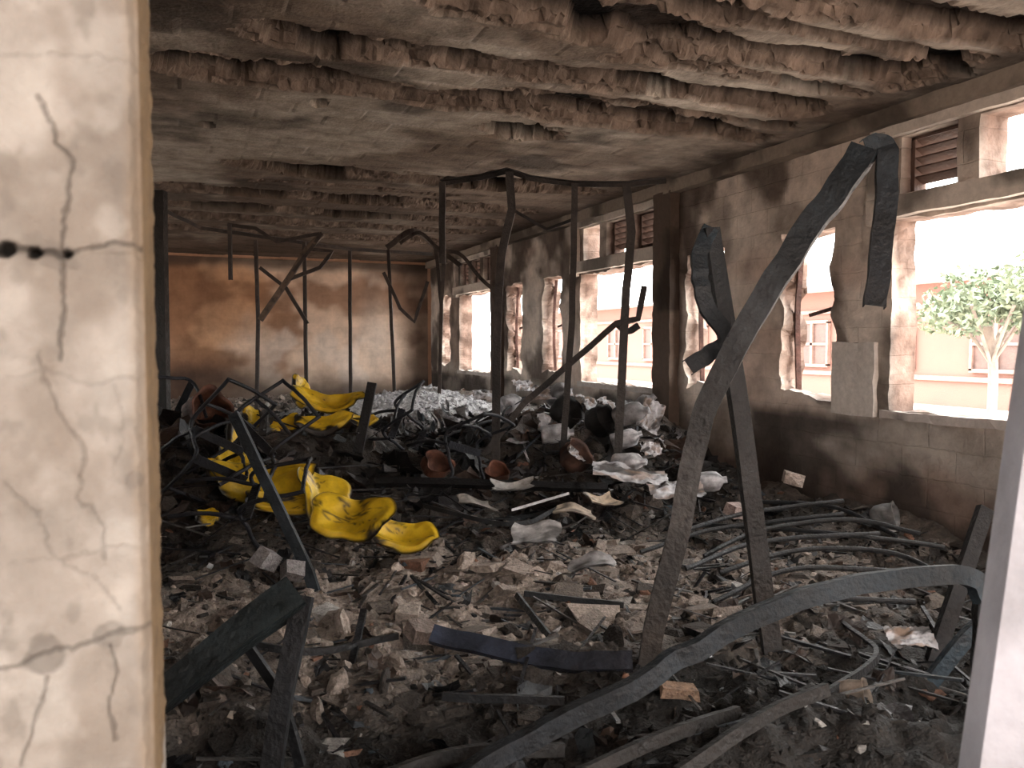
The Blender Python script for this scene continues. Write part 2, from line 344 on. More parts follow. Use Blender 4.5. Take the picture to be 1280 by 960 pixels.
for i,p in enumerate([[(3.24,4.66,.28),(3.56,4.21,.32),(3.91,3.74,.34),(4.28,3.47,.3)],[(2.98,4.11,.22),(3.44,4.15,.33),(3.97,3.93,.40),(4.23,3.60,.36)],
 [(2.89,3.83,.2),(3.47,3.81,.28),(3.93,3.51,.28),(4.0,3.06,.16)],[(3.92,4.82,.36),(4.18,4.28,.4),(4.10,3.66,.34)],[(2.7,4.4,.2),(3.3,4.4,.3),(4.0,4.0,.42)],[(2.6,3.5,.16),(3.2,3.55,.26),(3.9,3.25,.24)],
 [(1.67,4.0,.16),(1.62,3.48,.12)],[(1.67,3.90,.2),(2.11,3.60,.17)],[(.77,3.73,.28),(.65,3.44,.13)],[(1.6,5.6,.36),(2.1,5.13,.28),(2.56,5.3,.33)],[(.9,2.9,.18),(1.3,2.65,.2)],[(2.2,2.3,.2),(2.7,2.5,.22),(2.9,2.9,.2)],[(.2,3.6,.25),(.5,3.5,.2),(.9,3.6,.18)],
 [(3.0,4.5,.26),(3.6,4.5,.36),(4.2,4.2,.46)],[(2.7,3.9,.22),(3.3,4.0,.3),(4.0,3.7,.36)],[(2.4,3.2,.14),(2.9,3.3,.2),(3.5,3.0,.2)]]):
    beam(A,p,'L' if 5<i<13 else 'O',.015,.010,.003,c0=(.012,.013,.015),seed=70+i)
A.obj('burnt_steel_strips',M_char)

# ------------------------------------------------------------------ yellow plastic panels
def slab(A,c,w,l,rot,curl=.2,th=.02,col=(.72,.47,.02),seed=0,pw=3.0,lip=.04,burn=.6):
    nr,na=14,56;V=[];C=[]
    e=Euler(rot).to_matrix()
    for s in (1,-1):
        for i in range(nr+1):
            for j in range(na):
                a=2*math.pi*j/na;q=(abs(math.cos(a))**pw+abs(math.sin(a))**pw)**(-1/pw)
                f=i/nr;x=math.cos(a)*q*f;y=math.sin(a)*q*f
                rg=float(ridge(np.array(x*1.1+seed),np.array(y*.8+seed*2),2,seed))
                z=curl*(x*x)*w+.5*curl*y*y*l*math.sin(seed)+.05*w*(rg-.5)*2-lip*float(S(.8,1,np.array(f)))
                jag=1+.06*math.sin(5*a+seed)+.14*(float(vn(np.array(a*3),np.array(seed+.3),4))-.5)
                V.append(tuple(e@Vector((x*w*.5*jag,y*l*.5*jag,float(z)+s*th*.5*(1-.6*(f>.97))))+Vector(c)))
                b=float(fbm(np.array(x*1.3+seed*2),np.array(y*1.3+seed),4,seed+5))
                st=float(ridge(np.array(x*.6+seed),np.array(y*1.8+seed*3),3,seed+9))
                k=float(S(burn,burn+.08,np.array(b+.30*f**4)));k=max(k,float(S(.965,.995,np.array(st)))*.85,float(S(.93,1.0,np.array(f)))*.85)
                C.append(np.array(col)*(1-.45*b)*(1-min(1,k))+np.array((.015,.012,.01))*min(1,k))
    n=(nr+1)*na;F=[]
    for s in (0,1):
        o=s*n
        for i in range(nr):
            for j in range(na):
                q=(o+i*na+j,o+i*na+(j+1)%na,o+(i+1)*na+(j+1)%na,o+(i+1)*na+j)
                F.append(q if s else q[::-1])
    for j in range(na):
        F.append((nr*na+j,nr*na+(j+1)%na,n+nr*na+(j+1)%na,n+nr*na+j))
    A.add(V,F,np.array(C))
A=Acc()
ys_=[((.98,7.60,1.10),.22,.34,(1.1,.5,.5)),((1.20,7.25,.99),.66,.24,(.5,.08,-.3)),((1.12,7.0,.84),.50,.22,(.6,-.15,-.2)),
 ((.37,6.53,.76),.28,.54,(.9,.6,.5)),((.50,5.85,.57),.70,.32,(.8,.1,-.15)),((.86,5.58,.50),.40,.50,(.7,.35,.3)),
 ((1.02,5.22,.38),.54,.38,(.65,.05,-.55)),((1.30,5.00,.28),.42,.26,(.55,.1,-.3)),((.12,5.6,.40),.16,.14,(.5,0,.3)),
 ((.55,7.2,.92),.24,.2,(.8,.4,.2)),((.78,7.1,.84),.32,.16,(.7,-.3,.3)),((.3,6.3,.7),.22,.2,(.8,.4,0)),((.28,6.0,.62),.34,.2,(.7,.2,.1)),((.62,5.62,.44),.55,.16,(.9,.1,.0)),((1.45,7.1,.85),.3,.12,(.6,.1,.1))]
for i,(c,w,l,r) in enumerate(ys_): slab(A,c,w,l,r,curl=.25,seed=i+1,burn=.80 if i in(1,4,5,6,7) else .70)
A.obj('melted_yellow_plastic_panels',M_yellow,True)

def crumple(A,c,w,l,rot,amp,seed,col=(.43,.43,.45),k=22,burn=.54):
    u=np.linspace(-1,1,k);U,Vv=np.meshgrid(u,u,indexing='ij')
    z=amp*((1-np.abs(2*fbm(U*1.6+seed,Vv*1.6,3,seed)-1))*2-1.2)+amp*.5*(fbm(U*4+seed,Vv*4,3,seed)-.5)
    ex=.12*(fbm(U*2+9,Vv*2+seed,2,seed)-.5)
    P=np.stack([(U+ex)*w/2,(Vv*(1-.2*np.abs(U)*(seed%2))+ex)*l/2,z],-1).reshape(-1,3)
    P=P@np.array(Euler(rot).to_matrix()).T+np.array(c)
    b=fbm(U*1.7+seed,Vv*1.7,4,seed+3).reshape(-1)
    C=mixc(np.array(col),np.array((.04,.035,.033)),S(burn,burn+.08,b)*.9)
    C=mixc(C,np.array((.22,.14,.09)),S(.55,.65,fbm(U*2+seed*3,Vv*2,3,seed+7).reshape(-1))*.6)
    A.add(P,gridfaces(k,k),C)
A=Acc()
W=[((3.28,5.52,.50),.60,.26,(.4,.15,-.35),.04),((3.54,5.25,.40),.42,.22,(.4,-.1,-.2),.04),((3.14,6.78,.78),.24,.24,(.9,.2,.2),.04),
 ((3.22,7.53,1.10),.28,.16,(.7,0,.4),.04),((3.64,6.91,.96),.26,.20,(.8,.4,.3),.04),((3.95,6.29,.88),.22,.34,(1.0,.5,-.3),.035),
 ((3.66,5.81,.64),.2,.15,(.8,0,.1),.04),((2.92,2.52,.25),.20,.12,(.4,0,-.4),.03),((3.1,6.1,.60),.22,.2,(.8,.2,.5),.04),((3.4,7.2,1.03),.4,.2,(.7,.1,-.2),.05),
 ((3.9,7.0,.93),.22,.2,(.8,.1,.5),.04),((1.95,2.75,.24),.15,.08,(.4,.2,.3),.03),((2.9,7.8,1.0),.3,.14,(.7,.1,.2),.04)]
for i,(c,w,l,r,a) in enumerate(W): crumple(A,c,w,l,r,a,i+1)
A.obj('crumpled_white_plastic_sheets',M_white,True)
A=Acc()
for i,(c,w,l,r,col) in enumerate([((2.09,4.70,.30),.30,.24,(.3,.1,-.5),(.42,.41,.41)),((2.20,4.12,.24),.26,.13,(.3,.0,-.3),(.26,.25,.25)),((2.5,4.95,.36),.28,.10,(.4,.1,-.3),(.34,.28,.22)),
   ((1.9,5.3,.40),.3,.14,(.3,.1,.2),(.16,.14,.12)),((2.8,5.1,.4),.28,.14,(.4,0,.3),(.36,.28,.2)),((2.3,5.6,.46),.3,.12,(.4,0,-.3),(.3,.29,.28))]):
    u=np.linspace(-1,1,9);U,Vv=np.meshgrid(u,u,indexing='ij')
    for s in(-.005,.005):
        P=np.stack([U*w/2*(1+.12*np.sin(Vv*3+i)),Vv*l/2*(1+.15*np.sin(U*4+i)),.03*np.sin(U*2+i)+.02*Vv**2+s],-1).reshape(-1,3)
        P=P@np.array(Euler(r).to_matrix()).T+np.array(c)
        b=fbm(U*2+i,Vv*2,3,i).reshape(-1);A.add(P,gridfaces(9,9),mixc(np.array(col),(.04,.035,.03),S(.5,.65,b)*.8))
A.obj('warped_board_pieces',M_white,True)
A=Acc()
for a,b in [((.34,6.05,.64),(.68,5.92,.60)),((2.10,5.13,.38),(2.56,5.16,.46)),((.55,5.9,.58),(.75,5.7,.5))]:
    beam(A,[a,b],'flat',.009,.006,.003,c0=(.6,.6,.62),smooth=False,dent=0)
A.obj('pale_slats',M_white)

def lathe(A,c,prof,rot,col,seed=0,n=26,dent=.12,lo=.15):
    V=[];C=[];e=Euler(rot).to_matrix()
    for r,z in prof:
        for j in range(n):
            a=2*math.pi*j/n;k=1+dent*math.sin(3*a+seed+z*9)+dent*.6*math.sin(5*a+seed*2)
            V.append(tuple(e@Vector((r*k*math.cos(a),r*k*math.sin(a),z))+Vector(c)))
            b=float(vn(np.array(a*2+seed),np.array(z*14),seed));C.append(np.array(col)*(lo+1.2*b))
    F=[(i*n+j,i*n+(j+1)%n,(i+1)*n+(j+1)%n,(i+1)*n+j) for i in range(len(prof)-1) for j in range(n)]
    A.add(V,F,np.array(C))
def pot(r,h): return [(.001,0),(r*.7,0),(r*.95,h*.2),(r,h*.55),(r*.92,h*.9),(r*1.06,h),(r*1.06,h*1.02),(r*.9,h*.9),(r*.95,h*.5),(r*.7,.02),(.001,.02)]
A=Acc()
RU=(.12,.052,.034);GY=(.25,.25,.27);BK=(.02,.02,.02)
for i,(c,r,h,ro,col) in enumerate([((.10,6.95,.92),.16,.28,(1.1,.2,.3),RU),((1.88,6.31,.47),.12,.15,(.7,.1,.2),RU),((3.0,6.07,.52),.13,.18,(.8,.3,.2),(.11,.06,.045)),
  ((2.33,6.02,.44),.09,.12,(.6,-.2,0),RU),((3.5,6.60,.80),.14,.18,(1.2,.3,.4),BK),((3.3,6.9,.83),.15,.2,(1.0,.4,.4),BK),((4.25,4.0,.38),.08,.15,(1.3,.2,.5),(.16,.16,.16)),((2.35,2.36,.16),.055,.11,(1.2,.6,.4),(.2,.16,.13))]):
    lathe(A,c,pot(r,h),ro,col,i)
A.obj('burnt_metal_pots',M_rust,True)
def bottle(r,h): return [(.001,0),(r*.9,0),(r,h*.06),(r*.97,h*.3),(r,h*.6),(r*.9,h*.74),(r*.45,h*.86),(r*.34,h*.88),(r*.34,h),(.001,h)]
A=Acc()
for i,(c,r,h,ro) in enumerate([((3.72,6.50,.86),.10,.34,(1.3,.5,.4)),((3.05,6.72,.70),.09,.30,(1.5,.2,1.2)),((3.30,5.80,.54),.08,.30,(1.3,.9,.3)),((3.45,7.35,1.0),.10,.32,(1.2,-.6,.3)),((2.95,7.4,.92),.09,.28,(1.4,.3,2.1)),((3.75,5.35,.42),.08,.28,(1.4,.2,.9)),((4.0,6.7,.84),.09,.3,(.7,.5,.5)),((3.5,6.2,.66),.08,.28,(1.2,-.4,1.2))]):
    lathe(A,c,bottle(r,h),ro,(.48,.48,.50) if i%3 else (.25,.25,.26),i+5,dent=.07,lo=.2)
A.obj('sooty_plastic_containers',M_white,True)
A=Acc()
for c,s,ro,col in [((1.75,2.56,.20),(.15,.06,.05),(.2,.1,-.3),(.20,.13,.09)),((4.25,4.75,.52),(.24,.14,.09),(.2,.1,.9),(.3,.25,.22)),((3.6,4.6,.36),(.16,.1,.09),(.3,.2,.3),(.28,.22,.2)),((1.0,3.55,.20),(.14,.1,.08),(.3,.2,.2),(.2,.16,.14)),((.42,4.75,.3),(.13,.1,.11),(.4,.5,.8),(.22,.21,.21)),((.55,4.6,.26),(.12,.09,.1),(.9,.3,.2),(.2,.19,.19))]:
    V=np.array([(x,y,z) for x in(-1,0,1) for y in(-1,1) for z in(-1,1)],float)*np.array(s)*.5*(1+rng.uniform(-.22,.1,(12,3)))
    Fb=[]
    for q in(0,1):
        o=q*4;Fb+=[(o,o+4,o+5,o+1),(o+2,o+3,o+7,o+6),(o,o+2,o+6,o+4),(o+1,o+5,o+7,o+3)]
    Fb+=[(0,1,3,2),(8,10,11,9)]
    V=V@np.array(Euler(ro).to_matrix()).T+np.array(c);A.add(V,Fb,col)
A.obj('broken_bricks',M_rubble)
def chair(name,loc,rot,sc=1.):
    A=Acc();R=Euler(rot).to_matrix();T=lambda p:tuple(R@(Vector(p)*sc)+Vector(loc))
    ru=dict(kind='O',w=.014,h=.014,c0=(.012,.013,.017),dent=.004)
    for s in(-.2,.2):
        beam(A,[T((s,-.2,0)),T((s,-.2,.43)),T((s,.0,.45)),T((s,.2,.45)),T((s,.24,.85))],seed=int(90+s*10),**ru)
        beam(A,[T((s,.22,0)),T((s,.2,.22)),T((s,.1,.45))],seed=91,**ru)
    for z,y in((.84,.24),(.6,.22)): beam(A,[T((-.2,y,z)),T((0,y+.03,z)),T((.2,y,z))],seed=92,**ru)
    for y in(-.2,.1): beam(A,[T((-.2,y,.45)),T((.2,y,.45))],seed=93,**{**ru,'kind':'flat','w':.03,'h':.006})
    beam(A,[T((-.2,-.2,.15)),T((.2,-.2,.15))],seed=94,**ru)
    return A.obj(name,M_steel)
chair('charred_chair_frame',(-.05,6.1,.50),(.7,.5,.4));chair('charred_chair_frame',(.0,5.6,.35),(1.4,-.4,1.3));chair('charred_chair_frame',(-.1,6.7,.85),(.3,.9,2.2))
chair('charred_chair_frame',(1.9,6.6,.42),(1.2,.3,.5));chair('charred_chair_frame',(2.5,7.2,.5),(1.3,.3,2.0));chair('charred_chair_frame',(1.6,7.4,.55),(1.0,-.6,1.0));chair('charred_chair_frame',(.1,5.9,.6),(.9,-.7,2.4))

# ------------------------------------------------------------------ walls
def breaks(b,step):
    b=sorted(set(b));o=[]
    for a,c in zip(b[:-1],b[1:]):
        k=max(1,int(round((c-a)/step)));o+=list(np.linspace(a,c,k+1)[:-1])
    return np.array(o+[b[-1]])
BIG=[(2.54,4.33),(7.41,9.20),(12.28,14.07)]
NAR=[(1.0,1.6),(4.87,5.47),(6.25,6.85),(9.74,10.34),(11.12,11.72),(14.61,15.21)]
ops=[(a,b,1.06,2.42) for a,b in BIG]+[(a,b,1.14,2.46) for a,b in NAR]
for a,b in BIG: ops+=[(a+.05,a+.50,2.60,3.0),(a+.66,a+1.11,2.60,3.0),(a+1.27,a+1.72,2.60,3.0)]
def amp(y,z):
    a=.012*np.ones_like(y)
    for (p,q) in NAR: a=a+.095*S(.25,.0,np.maximum(np.maximum(p-y,y-q),0))*S(2.6,2.4,z)*S(1.0,1.1,z)
    for (p,q) in BIG: a=a+.03*S(.1,0,np.maximum(np.maximum(p-y,y-q),0))*S(2.5,2.4,z)
    return a
def warp(V):
    a=amp(V[:,1],V[:,2])
    dy=(fbm(V[:,1]*5,V[:,2]*5+V[:,0]*3,4,3)-.5)*2.2;dz=(fbm(V[:,1]*5+40,V[:,2]*5+V[:,0]*3,3,4)-.5)*1.6;dx=(fbm(V[:,1]*3,V[:,2]*3+V[:,0]*9,4,6)-.5)*.04
    V=V.copy();V[:,1]+=dy*a;V[:,2]+=dz*a;V[:,0]+=dx*np.where(V[:,0]<4.8,1,0)
    return V
def wallcol(y,z):
    up=mixc((.56,.47,.40),(.72,.65,.58),fbm(y*1.2,z*1.2,3,21))
    up=mixc(up,(.40,.27,.21),S(.50,.66,fbm(y*.9,z*1.4,4,22))*.5)
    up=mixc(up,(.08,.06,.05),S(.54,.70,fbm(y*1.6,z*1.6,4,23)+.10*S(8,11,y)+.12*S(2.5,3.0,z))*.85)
    lo=mixc((.40,.365,.33),(.28,.24,.21),fbm(y*2,z*3,4,24))
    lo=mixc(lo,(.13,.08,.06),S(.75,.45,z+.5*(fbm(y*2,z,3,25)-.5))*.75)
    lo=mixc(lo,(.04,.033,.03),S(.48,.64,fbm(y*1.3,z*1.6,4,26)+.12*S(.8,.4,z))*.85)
    c=mixc(lo,up,S(.93,1.06,z+.15*(fbm(y*3,z*3,3,2)-.5)))
    for (p,q) in BIG+NAR:
        c=mixc(c,(.05,.035,.03),.5*S(.22,0,np.maximum(np.maximum(p-y,y-q),0))*S(.42,.6,fbm(y*3,z*2,3,31))*S(1.1,1.5,z))
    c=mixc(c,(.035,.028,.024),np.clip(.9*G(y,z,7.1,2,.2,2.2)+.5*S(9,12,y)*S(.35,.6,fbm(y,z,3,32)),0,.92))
    return c
def wallmesh(name,ops,X0,X1,m,colf,warpf,y0,y1,step,inner):
    yb=breaks([y0,y1]+[v for o in ops for v in o[:2]],step);zb=breaks([0,3.25]+[v for o in ops for v in o[2:]],step)
    ym=(yb[1:]+yb[:-1])/2;zm=(zb[1:]+zb[:-1])/2
    sol=np.ones((len(ym),len(zm)),bool)
    for a,b,c0,d0 in ops: sol[np.ix_((ym>a)&(ym<b),(zm>c0)&(zm<d0))]=False
    V=[];F=[];XM=[X0,X0+(X1-X0)*.33,X0+(X1-X0)*.66,X1]
    def quad(p): F.append((len(V),len(V)+1,len(V)+2,len(V)+3));V.extend(p)
    for i in range(len(ym)):
        for j in range(len(zm)):
            a,b,c0,d0=yb[i],yb[i+1],zb[j],zb[j+1]
            if sol[i,j]:
                quad([(X0,a,c0),(X0,a,d0),(X0,b,d0),(X0,b,c0)]);quad([(X1,a,c0),(X1,b,c0),(X1,b,d0),(X1,a,d0)])
                for di,dj in((1,0),(-1,0),(0,1),(0,-1)):
                    ii,jj=i+di,j+dj
                    if 0<=ii<len(ym) and 0<=jj<len(zm) and not sol[ii,jj]:
                        for xa,xb in zip(XM[:-1],XM[1:]):
                            if di: yy=b if di>0 else a;quad([(xa,yy,c0),(xb,yy,c0),(xb,yy,d0),(xa,yy,d0)])
                            else: zz=d0 if dj>0 else c0;quad([(xa,a,zz),(xb,a,zz),(xb,b,zz),(xa,b,zz)])
    V=np.array(V);C=colf(V[:,1],V[:,2])
    if inner:
        rv=fbm(V[:,0]*9+V[:,1]*3,V[:,2]*5,4,35)
        C=np.where((V[:,0]>4.74)[:,None],mixc(mixc(C,(.30,.20,.16),np.full(len(V),.65)),(.10,.065,.05),S(.40,.62,rv)*.75),C)
    make(name,warpf(V),F,C,m)
wallmesh('wall_right',ops,4.72,4.97,M_wallR,wallcol,warp,.3,15.9,.045,True)
wallmesh('wall_left',[(8.4,10.2,1.06,2.42),(12.7,15.3,1.06,2.42)],-3.75,-3.5,M_wallR,wallcol,lambda v:v,.55,15.95,.12,False)  # unseen openings added here to bring light to the rear of the room
def rough(x0,x1,y0,y1,z0,z1,col,a=.008,step=.05,seed=0):
    xs=breaks([x0,x1],step);ys=breaks([y0,y1],step);zs=breaks([z0,z1],step);V=[];F=[]
    def face(U,W,fn):
        n=len(V);nu,nw=len(U),len(W)
        for p in U:
            for q in W: V.append(fn(p,q))
        F.extend((gridfaces(nu,nw)+n).tolist())
    for x in(x0,x1): face(ys,zs,lambda p,q:(x,p,q))
    for y in(y0,y1): face(xs,zs,lambda p,q:(p,y,q))
    for z in(z0,z1): face(xs,ys,lambda p,q:(p,q,z))
    V=np.array(V);n=V.copy()
    for k in range(3): n[:,k]+=a*2*(fbm(V[:,0]*9+V[:,2]*7+k*13,V[:,1]*9+V[:,2]*5,3,seed+k)-.5)
    return n,F,mixc(np.array(col),np.array(col)*.35,S(.5,.7,fbm(V[:,1]*2.5+V[:,0],V[:,2]*2.5,4,seed+9)))
A=Acc();PL=(.60,.54,.48)
for a,b in BIG:
    A.add(*rough(4.64,4.72,a-.1,b+.16,2.44,2.58,PL,seed=1))
    A.add(*rough(4.66,4.72,a-.05,b+.16,3.01,3.10,PL,seed=2))
    A.add(*rough(4.65,4.72,b+.02,b+.16,2.40,3.05,PL,seed=3))
    A.add(*rough(4.69,4.75,a-.04,b+.04,1.00,1.06,(.45,.41,.38),a=.014,seed=4))
A.obj('trim_1',M_plaster)
A=Acc();A.add(*rough(4.60,4.73,.3,15.9,3.08,3.2,(.28,.235,.195),seed=5));A.obj('trim_2',M_plaster)
A=Acc()
for a,b,x,z0,z1,col in[(6.98,7.3,4.60,0,3.1,(.10,.075,.06)),(11.85,12.15,4.60,0,3.1,(.08,.06,.05)),(4.42,4.84,4.68,1.0,1.55,(.56,.52,.48))]:
    A.add(*rough(x,4.73,a,b,z0,z1,col,a=.014,seed=int(a)))
A.obj('trim_3',M_plaster)
def louv(name,y0,y1,z0,z1,n,skip=()):
    A=Acc()
    for i in range(n):
        if i in skip: continue
        z=z0+(i+.5)*(z1-z0)/n
        V,F=box(-.045,.045,y0,y1,-.006,.006);V=V@np.array(Euler((0,.45,0)).to_matrix()).T+np.array((4.86,0,z));A.add(V,F,(.12,.07,.05))
    for y in(y0,y1-.03):
        V,F=box(4.81,4.91,y,y+.03,z0,z1);A.add(V,F,(.12,.07,.05))
    for z in(z0,z1-.02):
        V,F=box(4.81,4.91,y0,y1,z,z+.02);A.add(V,F,(.12,.07,.05))
    return A.obj(name,M_wood)
n=1
for a,b in BIG:
    for k,(p,q) in enumerate([(.05,.50),(.66,1.11),(1.27,1.72)]):
        if (a==7.41 and k==2) or (a==2.54 and k==1): continue
        louv('window_%d'%n,a+p+.01,a+q-.01,2.6,3.0,6,skip=(0,) if k else ());n+=1
for (p,q) in NAR[1:5]:
    A=Acc()
    for y in(p+.04,q-.06): beam(A,[(4.88,y,1.12),(4.86,y+.01,1.8),(4.89,y,2.44)],'L',.02,.02,.005,c0=(.10,.05,.04),seed=int(y*3))
    beam(A,[(4.88,p+.04,1.85),(4.86,q-.2,1.78)],'L',.015,.015,.005,c0=(.10,.05,.04))
    A.obj('window_%d'%n,M_steel);n+=1

# back wall
xs=np.arange(-3.5,4.70,.05);zs=np.arange(0,3.2,.05)
X,Zz=np.meshgrid(xs,zs,indexing='ij')
c=mixc((.60,.36,.215),(.76,.58,.45),S(.3,.7,fbm(X*.8,Zz*.8,4,61)+.35*S(0,2.0,X)-.10))
c=mixc(c,(.25,.125,.07),S(.48,.66,fbm(X*1.1,Zz*1.6,4,62)+.10*S(1.5,.6,Zz)+.12*S(1.0,-.2,X))*.75)
c=mixc(c,(.10,.06,.045),S(.82,1,ridge(X*.5,Zz*.2,3,68))*S(1.2,3,Zz)*.4)
c=mixc(c,(.78,.68,.60),S(.53,.68,fbm(X*1.3+5,Zz*1.3,4,69))*S(.8,1.8,X)*.55)
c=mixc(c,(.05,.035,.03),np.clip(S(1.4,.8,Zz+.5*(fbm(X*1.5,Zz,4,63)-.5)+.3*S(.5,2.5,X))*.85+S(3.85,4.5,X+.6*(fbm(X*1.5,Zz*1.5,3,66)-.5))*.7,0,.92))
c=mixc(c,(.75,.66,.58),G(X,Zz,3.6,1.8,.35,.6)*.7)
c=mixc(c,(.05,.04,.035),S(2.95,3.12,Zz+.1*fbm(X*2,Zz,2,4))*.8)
Yb=15.9+.03*(fbm(X*3,Zz*3,3,64)-.5)
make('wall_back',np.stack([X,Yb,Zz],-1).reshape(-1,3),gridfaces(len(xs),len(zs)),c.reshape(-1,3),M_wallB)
V,F=box(-3.75,4.97,15.95,16.15,0,3.25);make('wall_back_exterior',V,F,np.tile((.5,.3,.2),(8,1)),M_wallB)

# ------------------------------------------------------------------ ceiling
xs=np.arange(-3.5,4.70,.022);ys=np.concatenate([np.arange(.5,3,.06),np.arange(3,7,.0165),np.arange(7,15.92,.033)])
X,Y=np.meshgrid(xs,ys,indexing='ij')
Yw=Y+.05*(fbm(X*1.1,Y*1.1,3,44)-.5)
bands=np.zeros_like(X)
for yc,w,x0,x1,st in [(3.05,.18,.3,4.5,1),(3.40,.12,1.3,4.5,.8),(3.78,.20,1.1,4.45,1.15),(4.15,.10,2.2,4.3,.6),(4.58,.17,.3,4.3,1.0),(4.92,.07,2.0,4.5,.6),(5.25,.22,-.2,4.45,1.15),(5.85,.12,2.1,2.9,.7),(7.9,.26,.4,4.3,.95),(8.6,.12,.2,3.0,.5),(9.3,.28,-.2,4.2,1),(10.3,.3,-.3,4.2,1),(11.3,.3,-.3,4.2,1),(12.5,.35,-.3,4,.9)]:
    yy=Yw-yc-.13*(fbm(X*.9+yc*3,Y*.1,3,int(yc*10))-.5)*2
    ww=w*(.35+1.5*fbm(X*1.4+yc,Y*.3,4,int(yc*7)))
    b=np.clip(1.15-np.abs(yy)/ww,0,1)*S(x0-.25,x0+.35,X)*S(x1+.15,x1-.3,X)*np.clip(st*(.2+1.5*fbm(X*1.0,Y*.8,3,88)),0,1.1)
    bands=np.maximum(bands,b)
nf=fbm(X*4,Y*8,5,51);n2=fbm(X*14,Y*24,3,50)
val=bands+.8*(nf-.5)*S(.02,.25,bands)+.2*(n2-.5)*S(.02,.2,bands)
l1=S(.20,.24,val);l2=S(.40,.44,val);l3=S(.57,.61,val)
hole=np.zeros_like(X)
for hx,hy,rx,ry in[(.80,4.62,.20,.19),(-.02,5.32,.16,.14),(2.06,3.88,.15,.16),(2.48,5.88,.30,.24),(3.95,5.35,.18,.14),(4.3,3.6,.24,.14),(.32,5.3,.12,.14),(3.3,3.7,.26,.13),(.2,6.6,.06,.1),(.9,5.7,.06,.1),(2.9,7.95,.45,.25),(1.2,8.1,.35,.2),(3.6,4.55,.24,.12),(4.2,4.95,.2,.12),(1.4,5.25,.25,.13),(2.7,5.2,.3,.13),(1.6,4.55,.25,.12),(2.4,3.4,.28,.1),(3.8,4.15,.25,.1),(2.9,4.6,.25,.1),(3.5,5.2,.35,.1),(1.9,9.3,.6,.25),(.8,9.4,.4,.2),(3.2,9.2,.4,.2),(2.9,3.78,.35,.12),(1.9,3.75,.25,.1),(3.9,3.8,.3,.1),(.9,5.22,.25,.1),(2.2,10.4,.6,.25),(.6,10.5,.5,.25)]:
    d=np.sqrt(((X-hx)/rx)**2+((Y-hy)/ry)**2)+1.1*(fbm(X*6,Y*12,4,71)-.5)
    hole=np.maximum(hole,S(1.05,.92,d))
row=np.floor(Y/.25);col=np.floor((X+.25*(row%2))/.5)
blk_=_h(row,col,5);fy=np.abs((Y/.25)%1-.5)*2*.125;fx=np.abs(((X+.25*(row%2))/.5)%1-.5)*2*.25
joint=np.maximum(S(.108,.122,fy),S(.234,.247,fx))*S(.3,.5,fbm(X*2,Y*2,3,59)+.15)
Z=3.2+.014*(blk_-.5)+.005*joint+.012*(fbm(X*2,Y*2,4,52)-.5)+l1*(.02+.02*nf)+l2*(.045+.025*n2)+l3*.07
Z=Z*(1-hole)+hole*3.35-.03*l1*(1-l3)*S(.5,.7,n2)*(1-hole)
base=mixc((.27,.23,.19),(.38,.335,.285),fbm(X*1.1,Y*1.1,3,53)*.6+blk_*.4)
base=mixc(base,(.50,.455,.395),S(.52,.68,fbm(X*.9+3,Y*.9,4,60))*.5)
base=base*(1-.12*joint)[...,None]+ .10*joint[...,None]*S(.5,.7,fbm(X*2,Y*2,3,54))[...,None]
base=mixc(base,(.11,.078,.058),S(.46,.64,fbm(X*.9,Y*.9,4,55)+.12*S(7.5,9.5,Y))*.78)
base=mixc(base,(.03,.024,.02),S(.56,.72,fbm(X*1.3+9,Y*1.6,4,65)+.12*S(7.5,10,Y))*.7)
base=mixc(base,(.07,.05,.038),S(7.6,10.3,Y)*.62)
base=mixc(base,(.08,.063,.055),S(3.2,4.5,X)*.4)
base=mixc(base,(.07,.050,.040),S(.0,.3,bands)*.4)
dc=mixc((.05,.036,.028),(.27,.21,.17),np.clip((nf*.5+n2*.9-.32)*1.2,0,1))
c=mixc(base,dc,l1)
c=mixc(c,(.018,.013,.011),l3*.9)  # shade of the deep gaps painted into the ceiling colour
c=mixc(c,(.006,.005,.005),hole)  # hole recesses painted near black, shade put into the colour
make('ceiling',np.stack([X,Y,Z],-1).reshape(-1,3),gridfaces(len(xs),len(ys),True),c.reshape(-1,3),M_ceil)
V,F=box(-3.75,5.0,.5,16.15,3.40,3.55);make('ceiling_roof_slab',V,F,np.tile((.3,.27,.24),(8,1)),M_ceil)
V,F=box(-3.75,5.0,.42,.5,3.15,3.55);make('trim_4',V,F,np.tile((.3,.27,.24),(8,1)),M_ceil)
V,F=box(4.73,5.0,.5,16.15,3.2,3.45);make('trim_5',V,F,np.tile((.3,.27,.24),(8,1)),M_ceil)

# ------------------------------------------------------------------ near cracked wall
ex=-.0227;YF=.55;YBk=.80
A=Acc()
xs=np.concatenate([np.arange(-.16,ex-.004,.0011),[ex-.003,ex-.0015,ex]]);zs=np.arange(1.20,1.84,.0012)
X,Zw=np.meshgrid(xs,zs,indexing='ij')
def px(p): return (-.1+.000427*p[0],1.54-(p[1]-430)*.00049)
def dseg(L,w):
    d=np.full(X.shape,9.)
    wx=.006*(fbm(X*150,Zw*150,4,5)-.5);wz=.006*(fbm(X*150+7,Zw*150,4,6)-.5)
    for a,b in zip(L[:-1],L[1:]):
        a=np.array(px(a));b=np.array(px(b));v=b-a
        t=np.clip(((X+wx-a[0])*v[0]+(Zw+wz-a[1])*v[1])/(v@v),0,1)
        d=np.minimum(d,np.hypot(X+wx-a[0]-t*v[0],Zw+wz-a[1]-t*v[1]))
    return S(w,w*.3,d*(.45+1.1*fbm(X*60,Zw*60,3,9)))
cr=0
